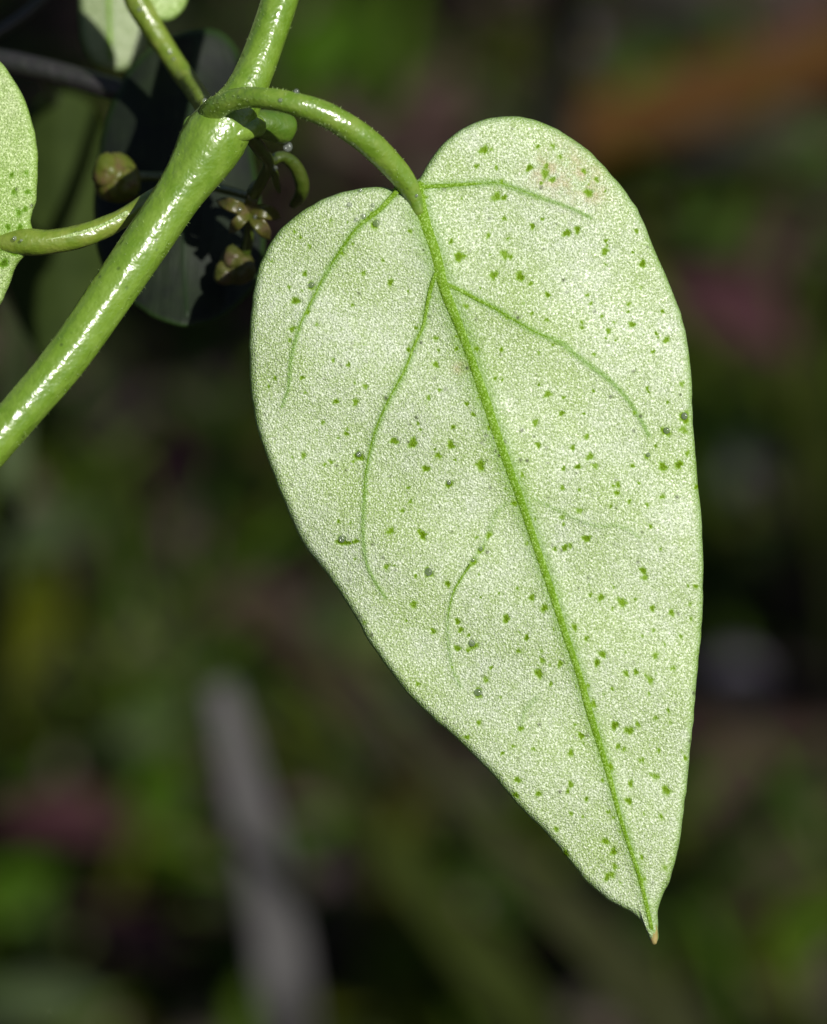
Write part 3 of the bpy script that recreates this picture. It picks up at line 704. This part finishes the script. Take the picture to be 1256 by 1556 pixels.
def fallen(px_c, length_px, w_px, ang, mat, label, group=None, lift=4.0, curl=0.15, name='fallen_leaf', cat='fallen leaf'):
    c = on_ground(*px_c, lift / 1000.0); k = S * (DIST - c[2]) / DIST
    d = np.array([math.cos(ang), math.sin(ang), 0.0]); l = length_px * k
    # lie along the ground: remove the world-vertical part
    upl_ = ROT.T @ np.array([0, 0, 1.0]); d = d - upl_ * (d @ upl_) * 0.8; d /= np.linalg.norm(d)
    t = np.linspace(-0.5, 0.5, 5)
    p = c + np.outer(t * l, d) + np.outer(0.10 * l * (0.25 - t ** 2) * 2, upl_)
    w = w_px * k
    v, f = ribbon_geo(p, [0.15 * w, 0.75 * w, w, 0.8 * w, 0.08 * w], upl_, 0.3, 18, curl)
    return tag(mesh(name, v, f, mat), label, cat, group)
fallen((222, 1120), 130, 90, 0.5, M['sage'], 'sage green fallen leaf next to the top of the grey dead blade')
fallen((235, 1230), 190, 100, 1.3, M['fresh'], 'fresh green leaf lying under the sage leaf')
fallen((40, 960), 230, 130, 1.4, M['olive'], 'olive yellow leaf lying below the lower stem')
fallen((50, 820), 200, 120, 0.3, M['sage'], 'greyish green leaf above the olive yellow one')
fallen((110, 1255), 260, 120, -0.1, M['plum'], 'plum red leaf lying left of the green leaf')
fallen((10, 1370), 200, 120, 0.9, M['fresh'], 'green leaf just below the plum red leaf')
fallen((200, 1430), 220, 110, -0.7, M['plum'], 'dull plum leaf next to the foot of the grey dead blade')
fallen((560, 1530), 220, 90, 0.5, M['olive'], 'olive leaf between the foot of the grey blade and the slanting green blades')
fallen((40, 1540), 260, 110, 0.2, M['sage'], 'greenish grey leaf under the green leaf below the plum one')
fallen((380, 930), 170, 110, 0.4, M['pink'], 'pinkish grey leaf left of the slanting brown twig')
fallen((240, 720), 220, 100, 0.2, M['plum'], 'purplish leaf lying right behind the lower green stem')
fallen((500, 80), 210, 150, 1.2, M['fresh'], 'bright green leaf behind the upper stem')
fallen((660, 160), 180, 90, 1.2, M['pink'], 'pinkish grey leaf right behind the arching leaf stalk')
fallen((1120, 230), 260, 90, 0.3, M['straw_dk'], 'grey leaf just under the rust brown stick')
fallen((1100, 480), 240, 150, -0.8, M['plum'], 'wide plum leaf lying beyond the right margin')
fallen((1110, 1195), 170, 120, 1.3, M['pink'], 'pink leaf below the violet pebbles')
fallen((1200, 1420), 200, 90, 0.4, M['fresh'], 'small green leaf right of the pale leaf tip')
fallen((1000, 20), 260, 70, 0.1, M['straw_dk'], 'grey leaf above the rust brown stick')
fallen((1130, 880), 220, 120, 1.2, M['grass'], 'dark green leaf between the two violet pebbles')
def pebble(c, r, label):
    q = on_ground(*c, 0.002); k = S * (DIST - q[2]) / DIST
    v, f = blob_geo(q, r * k, r * k * 0.9, r * k * 0.8, 20, 14, 0.06)
    tag(mesh('pebble', v, f, M['pebble']), label, 'pebble')
pebble((1125, 718), 62, 'pale violet grey pebble under the wide plum leaf')
pebble((1115, 1045), 62, 'violet grey pebble beside the brown twig and pink leaf')
pebble((860, 60), 40, 'grey pebble behind the upright grey-green blade')

# ground litter nobody could count
def litter_mat():
    t = NT('litter'); c = t.attr('tint', 'Color')
    return t.done(c, 0.8, None, 0.1)
PAL = np.array([(0.022, 0.055, 0.003), (0.035, 0.035, 0.006), (0.05, 0.028, 0.026), (0.06, 0.03, 0.034), (0.045, 0.032, 0.034), (0.03, 0.055, 0.012), (0.055, 0.07, 0.02), (0.07, 0.045, 0.045), (0.02, 0.02, 0.015), (0.09, 0.075, 0.06), (0.025, 0.045, 0.01)])
vs = []; fs = []; tint = []
for i in range(5200):
    cx, cy = rng.normal(0, 0.075), 0.185 + rng.normal(0, 0.085)
    hz = float(ground_h(cx, cy)) + rng.uniform(0.0, 0.004)
    l, w_, h_ = rng.uniform(0.003, 0.011), rng.uniform(0.0015, 0.0045), rng.uniform(0.0003, 0.0012)
    a, b = rng.uniform(0, 6.28), rng.normal(0, 0.35)
    e1 = np.array([math.cos(a) * math.cos(b), math.sin(a) * math.cos(b), math.sin(b)]); e2 = np.cross([0, 0, 1.0], e1); e2 /= np.linalg.norm(e2); e3 = np.cross(e1, e2)
    c = np.array([cx, cy, hz]); k = len(vs)
    for s1, s2 in ((-.5, -.2), (-.2, -.5), (.25, -.45), (.5, 0), (.2, .5), (-.3, .4)): vs.append(c + e1 * l * s1 + e2 * w_ * s2)
    vs.append(c + e3 * h_); vs.append(c - e3 * h_)
    for j in range(6): fs += [(k + j, k + (j + 1) % 6, k + 6), (k + (j + 1) % 6, k + j, k + 7)]
    tint += [PAL[rng.integers(len(PAL))] * rng.uniform(0.4, 1.3)] * 8
o = mesh('leaf_litter', L(np.array(vs)), fs, litter_mat(), origin=(0, 0.185, 0), attrs={'tint': np.array(tint)}, smooth=False)
tag(o, 'small brown and green plant litter covering the dark soil', 'litter', kind='stuff')

# low grass and moss growing through the litter
vs = []; fs = []; tint = []
tufts = [(on_ground(x_, y_), n__, sp_) for x_, y_, n__, sp_ in ((30, 900, 26, 8), (60, 1090, 22, 8), (260, 1240, 26, 7), (20, 1390, 30, 9), (480, 1330, 26, 9), (700, 1440, 24, 10), (520, 60, 30, 8),
          (330, 780, 16, 8), (1060, 290, 20, 6), (1245, 640, 30, 5), (1100, 880, 18, 5), (1210, 1400, 26, 8), (1080, 1500, 20, 9), (60, 300, 30, 10), (440, 560, 20, 8))]
for c_, n__, sp_ in tufts:
    cw = W(c_)
    for _ in range(n__):
        b0 = np.array([cw[0] + rng.normal(0, sp_ / 1000), cw[1] + rng.normal(0, sp_ / 1000), 0.0]); b0[2] = float(ground_h(b0[0], b0[1])) - 0.001
        h_ = rng.uniform(0.006, 0.02); a = rng.uniform(0, 6.28); lean = rng.uniform(0.3, 1.1); w_ = rng.uniform(0.0006, 0.0016)
        dr = np.array([math.cos(a), math.sin(a), 0]); sd = np.array([-dr[1], dr[0], 0])
        k = len(vs)
        for t_i, ww in ((0, 1), (0.4, 1.0), (0.75, 0.7)):
            c = b0 + dr * h_ * lean * t_i ** 1.7 + np.array([0, 0, h_ * t_i * (1 - 0.25 * lean * t_i)])
            vs += [c - sd * w_ * ww, c + sd * w_ * ww, c + np.array([0, 0, 0.0003]) - dr * 0.0003]
        vs.append(b0 + dr * h_ * lean + np.array([0, 0, h_ * (1 - 0.25 * lean)]))
        for q in range(2):
            for e in range(3): fs.append((k + q * 3 + e, k + q * 3 + (e + 1) % 3, k + q * 3 + 3 + (e + 1) % 3, k + q * 3 + 3 + e))
        for e in range(3): fs.append((k + 6 + e, k + 6 + (e + 1) % 3, k + 9))
        g0 = rng.uniform(0.5, 1.3); tint += [np.array([0.026, 0.060, 0.003]) * g0 + np.array([0.02, 0.005, 0]) * rng.random()] * 10
o = mesh('grass', L(np.array(vs)), fs, litter_mat(), origin=(0, 0.185, 0), attrs={'tint': np.array(tint)})
tag(o, 'short green grass growing through the litter', 'grass', kind='stuff')

# ------------------------------------------------------------------ unseen leafy shrub, added to shade the undergrowth in patches
sh_top = np.array([128.0, 40.0, -62.0]); sh_w = W(sh_top)
shrub = empty('added_shade_shrub', (sh_w[0] + 0.02, sh_w[1] + 0.01, 0.0), 'leafy shrub added out of view to shade the ground behind the vine', 'shrub')
added_trunk = np.array([[*L(np.array([sh_w[0] + .02, sh_w[1] + .01, -0.004])), 3.2], [*L(np.array([sh_w[0] + .012, sh_w[1] + .006, 0.08])), 2.6], [*sh_top, 2.0], [*L(sh_w + np.array([-.01, .0, .06])), 1.2]])
v, f = tube_geo(added_trunk, 40, 14, wob=0.05); mesh('added_trunk', v, f, M['twig'], shrub)
M['shrub'] = mottled('added_shrub_leaf', [(0.04, 0.08, 0.015), (0.07, 0.12, 0.03)], 8, 0.45, 0.1)
av = []; af = []; tv = []; tf = []
def in_frame(v):
    k = (DIST - v[:, 2]) / DIST
    return ((np.abs(v[:, 0]) < 12.56 * k + 3) & (np.abs(v[:, 1]) < 15.56 * k + 3)).any()
cnt = 0; tries = 0
GAPS = [(on_ground(x_, y_, 0.005), r_) for x_, y_, r_ in ((900, 196, 5), (980, 172, 5), (1060, 147, 5), (1140, 122, 5), (1220, 96, 5), (1300, 70, 5), (500, 80, 7), (222, 1120, 5), (235, 1230, 6), (40, 960, 6), (380, 930, 5),
    (660, 160, 5), (1110, 1195, 5), (1125, 718, 4), (1115, 1045, 4), (460, 1000, 4), (540, 1080, 4), (620, 1150, 4), (50, 820, 5), (110, 1255, 5), (1100, 480, 5), (1200, 1420, 5), (850, 60, 4))]
GAPS += [(px(x_, y_, z_), 4) for x_, y_, z_ in ((620, 1130, -96), (720, 1240, -100), (790, 1315, -104), (860, 1390, -108), (930, 1465, -113), (1000, 1540, -118), (480, 1180, -130), (580, 1290, -135), (640, 1360, -138), (700, 1430, -142), (760, 1500, -146))]
while cnt < 170:
    if cnt < 140: c = np.array([rng.uniform(24, 140), rng.uniform(-25, 135), rng.uniform(-95, -30)])
    else: c = np.array([rng.uniform(18, 60), rng.uniform(-20, 40), rng.uniform(-70, -14)])
    d = rng.normal(size=3); d -= SUN_L * (d @ SUN_L) * 0.8; d /= np.linalg.norm(d)
    l = rng.uniform(9, 19); p = c + np.outer(np.linspace(-.5, .5, 4) * l, d) + np.outer(np.array([0, .06, .06, 0]) * l, SUN_L)
    v, f = ribbon_geo(p, [0.2 * l, 0.55 * l, 0.5 * l, 0.05 * l], SUN_L + rng.normal(size=3) * 0.25, 0.3, 8, 0.1, 5)
    if in_frame(v): continue
    bad = False
    for g_, r_ in GAPS:
        e = v - g_; e = e - np.outer(e @ SUN_L / (SUN_L @ SUN_L), SUN_L)
        if (np.linalg.norm(e, axis=1) < r_).any(): bad = True
    if bad:
        tries += 1
        if tries < 4000: continue
    k = sum(len(x) for x in av); av.append(v); af += [tuple(i + k for i in q) for q in f]
    s0 = resample(added_trunk, 30)[rng.integers(10, 30), :3]; st = v[:8].mean(0)
    mid = (s0 + st) / 2 + rng.normal(size=3) * 3
    tw = np.array([[*s0, 0.5], [*mid, 0.4], [*st, 0.25]]); v2, f2 = tube_geo(tw, 10, 6, cap=False)
    hit = in_frame(v2)
    for g_, r_ in GAPS:
        e = v2 - g_; e = e - np.outer(e @ SUN_L / (SUN_L @ SUN_L), SUN_L)
        hit = hit or (np.linalg.norm(e, axis=1) < r_).any()
    if not hit:
        k = sum(len(x) for x in tv); tv.append(v2); tf += [tuple(i + k for i in q) for q in f2]
    cnt += 1
o = mesh('added_foliage', np.concatenate(av), af, M['shrub'], shrub); o['kind'] = 'stuff'
o = mesh('added_twigs', np.concatenate(tv), tf, M['twig'], shrub); o['kind'] = 'stuff'
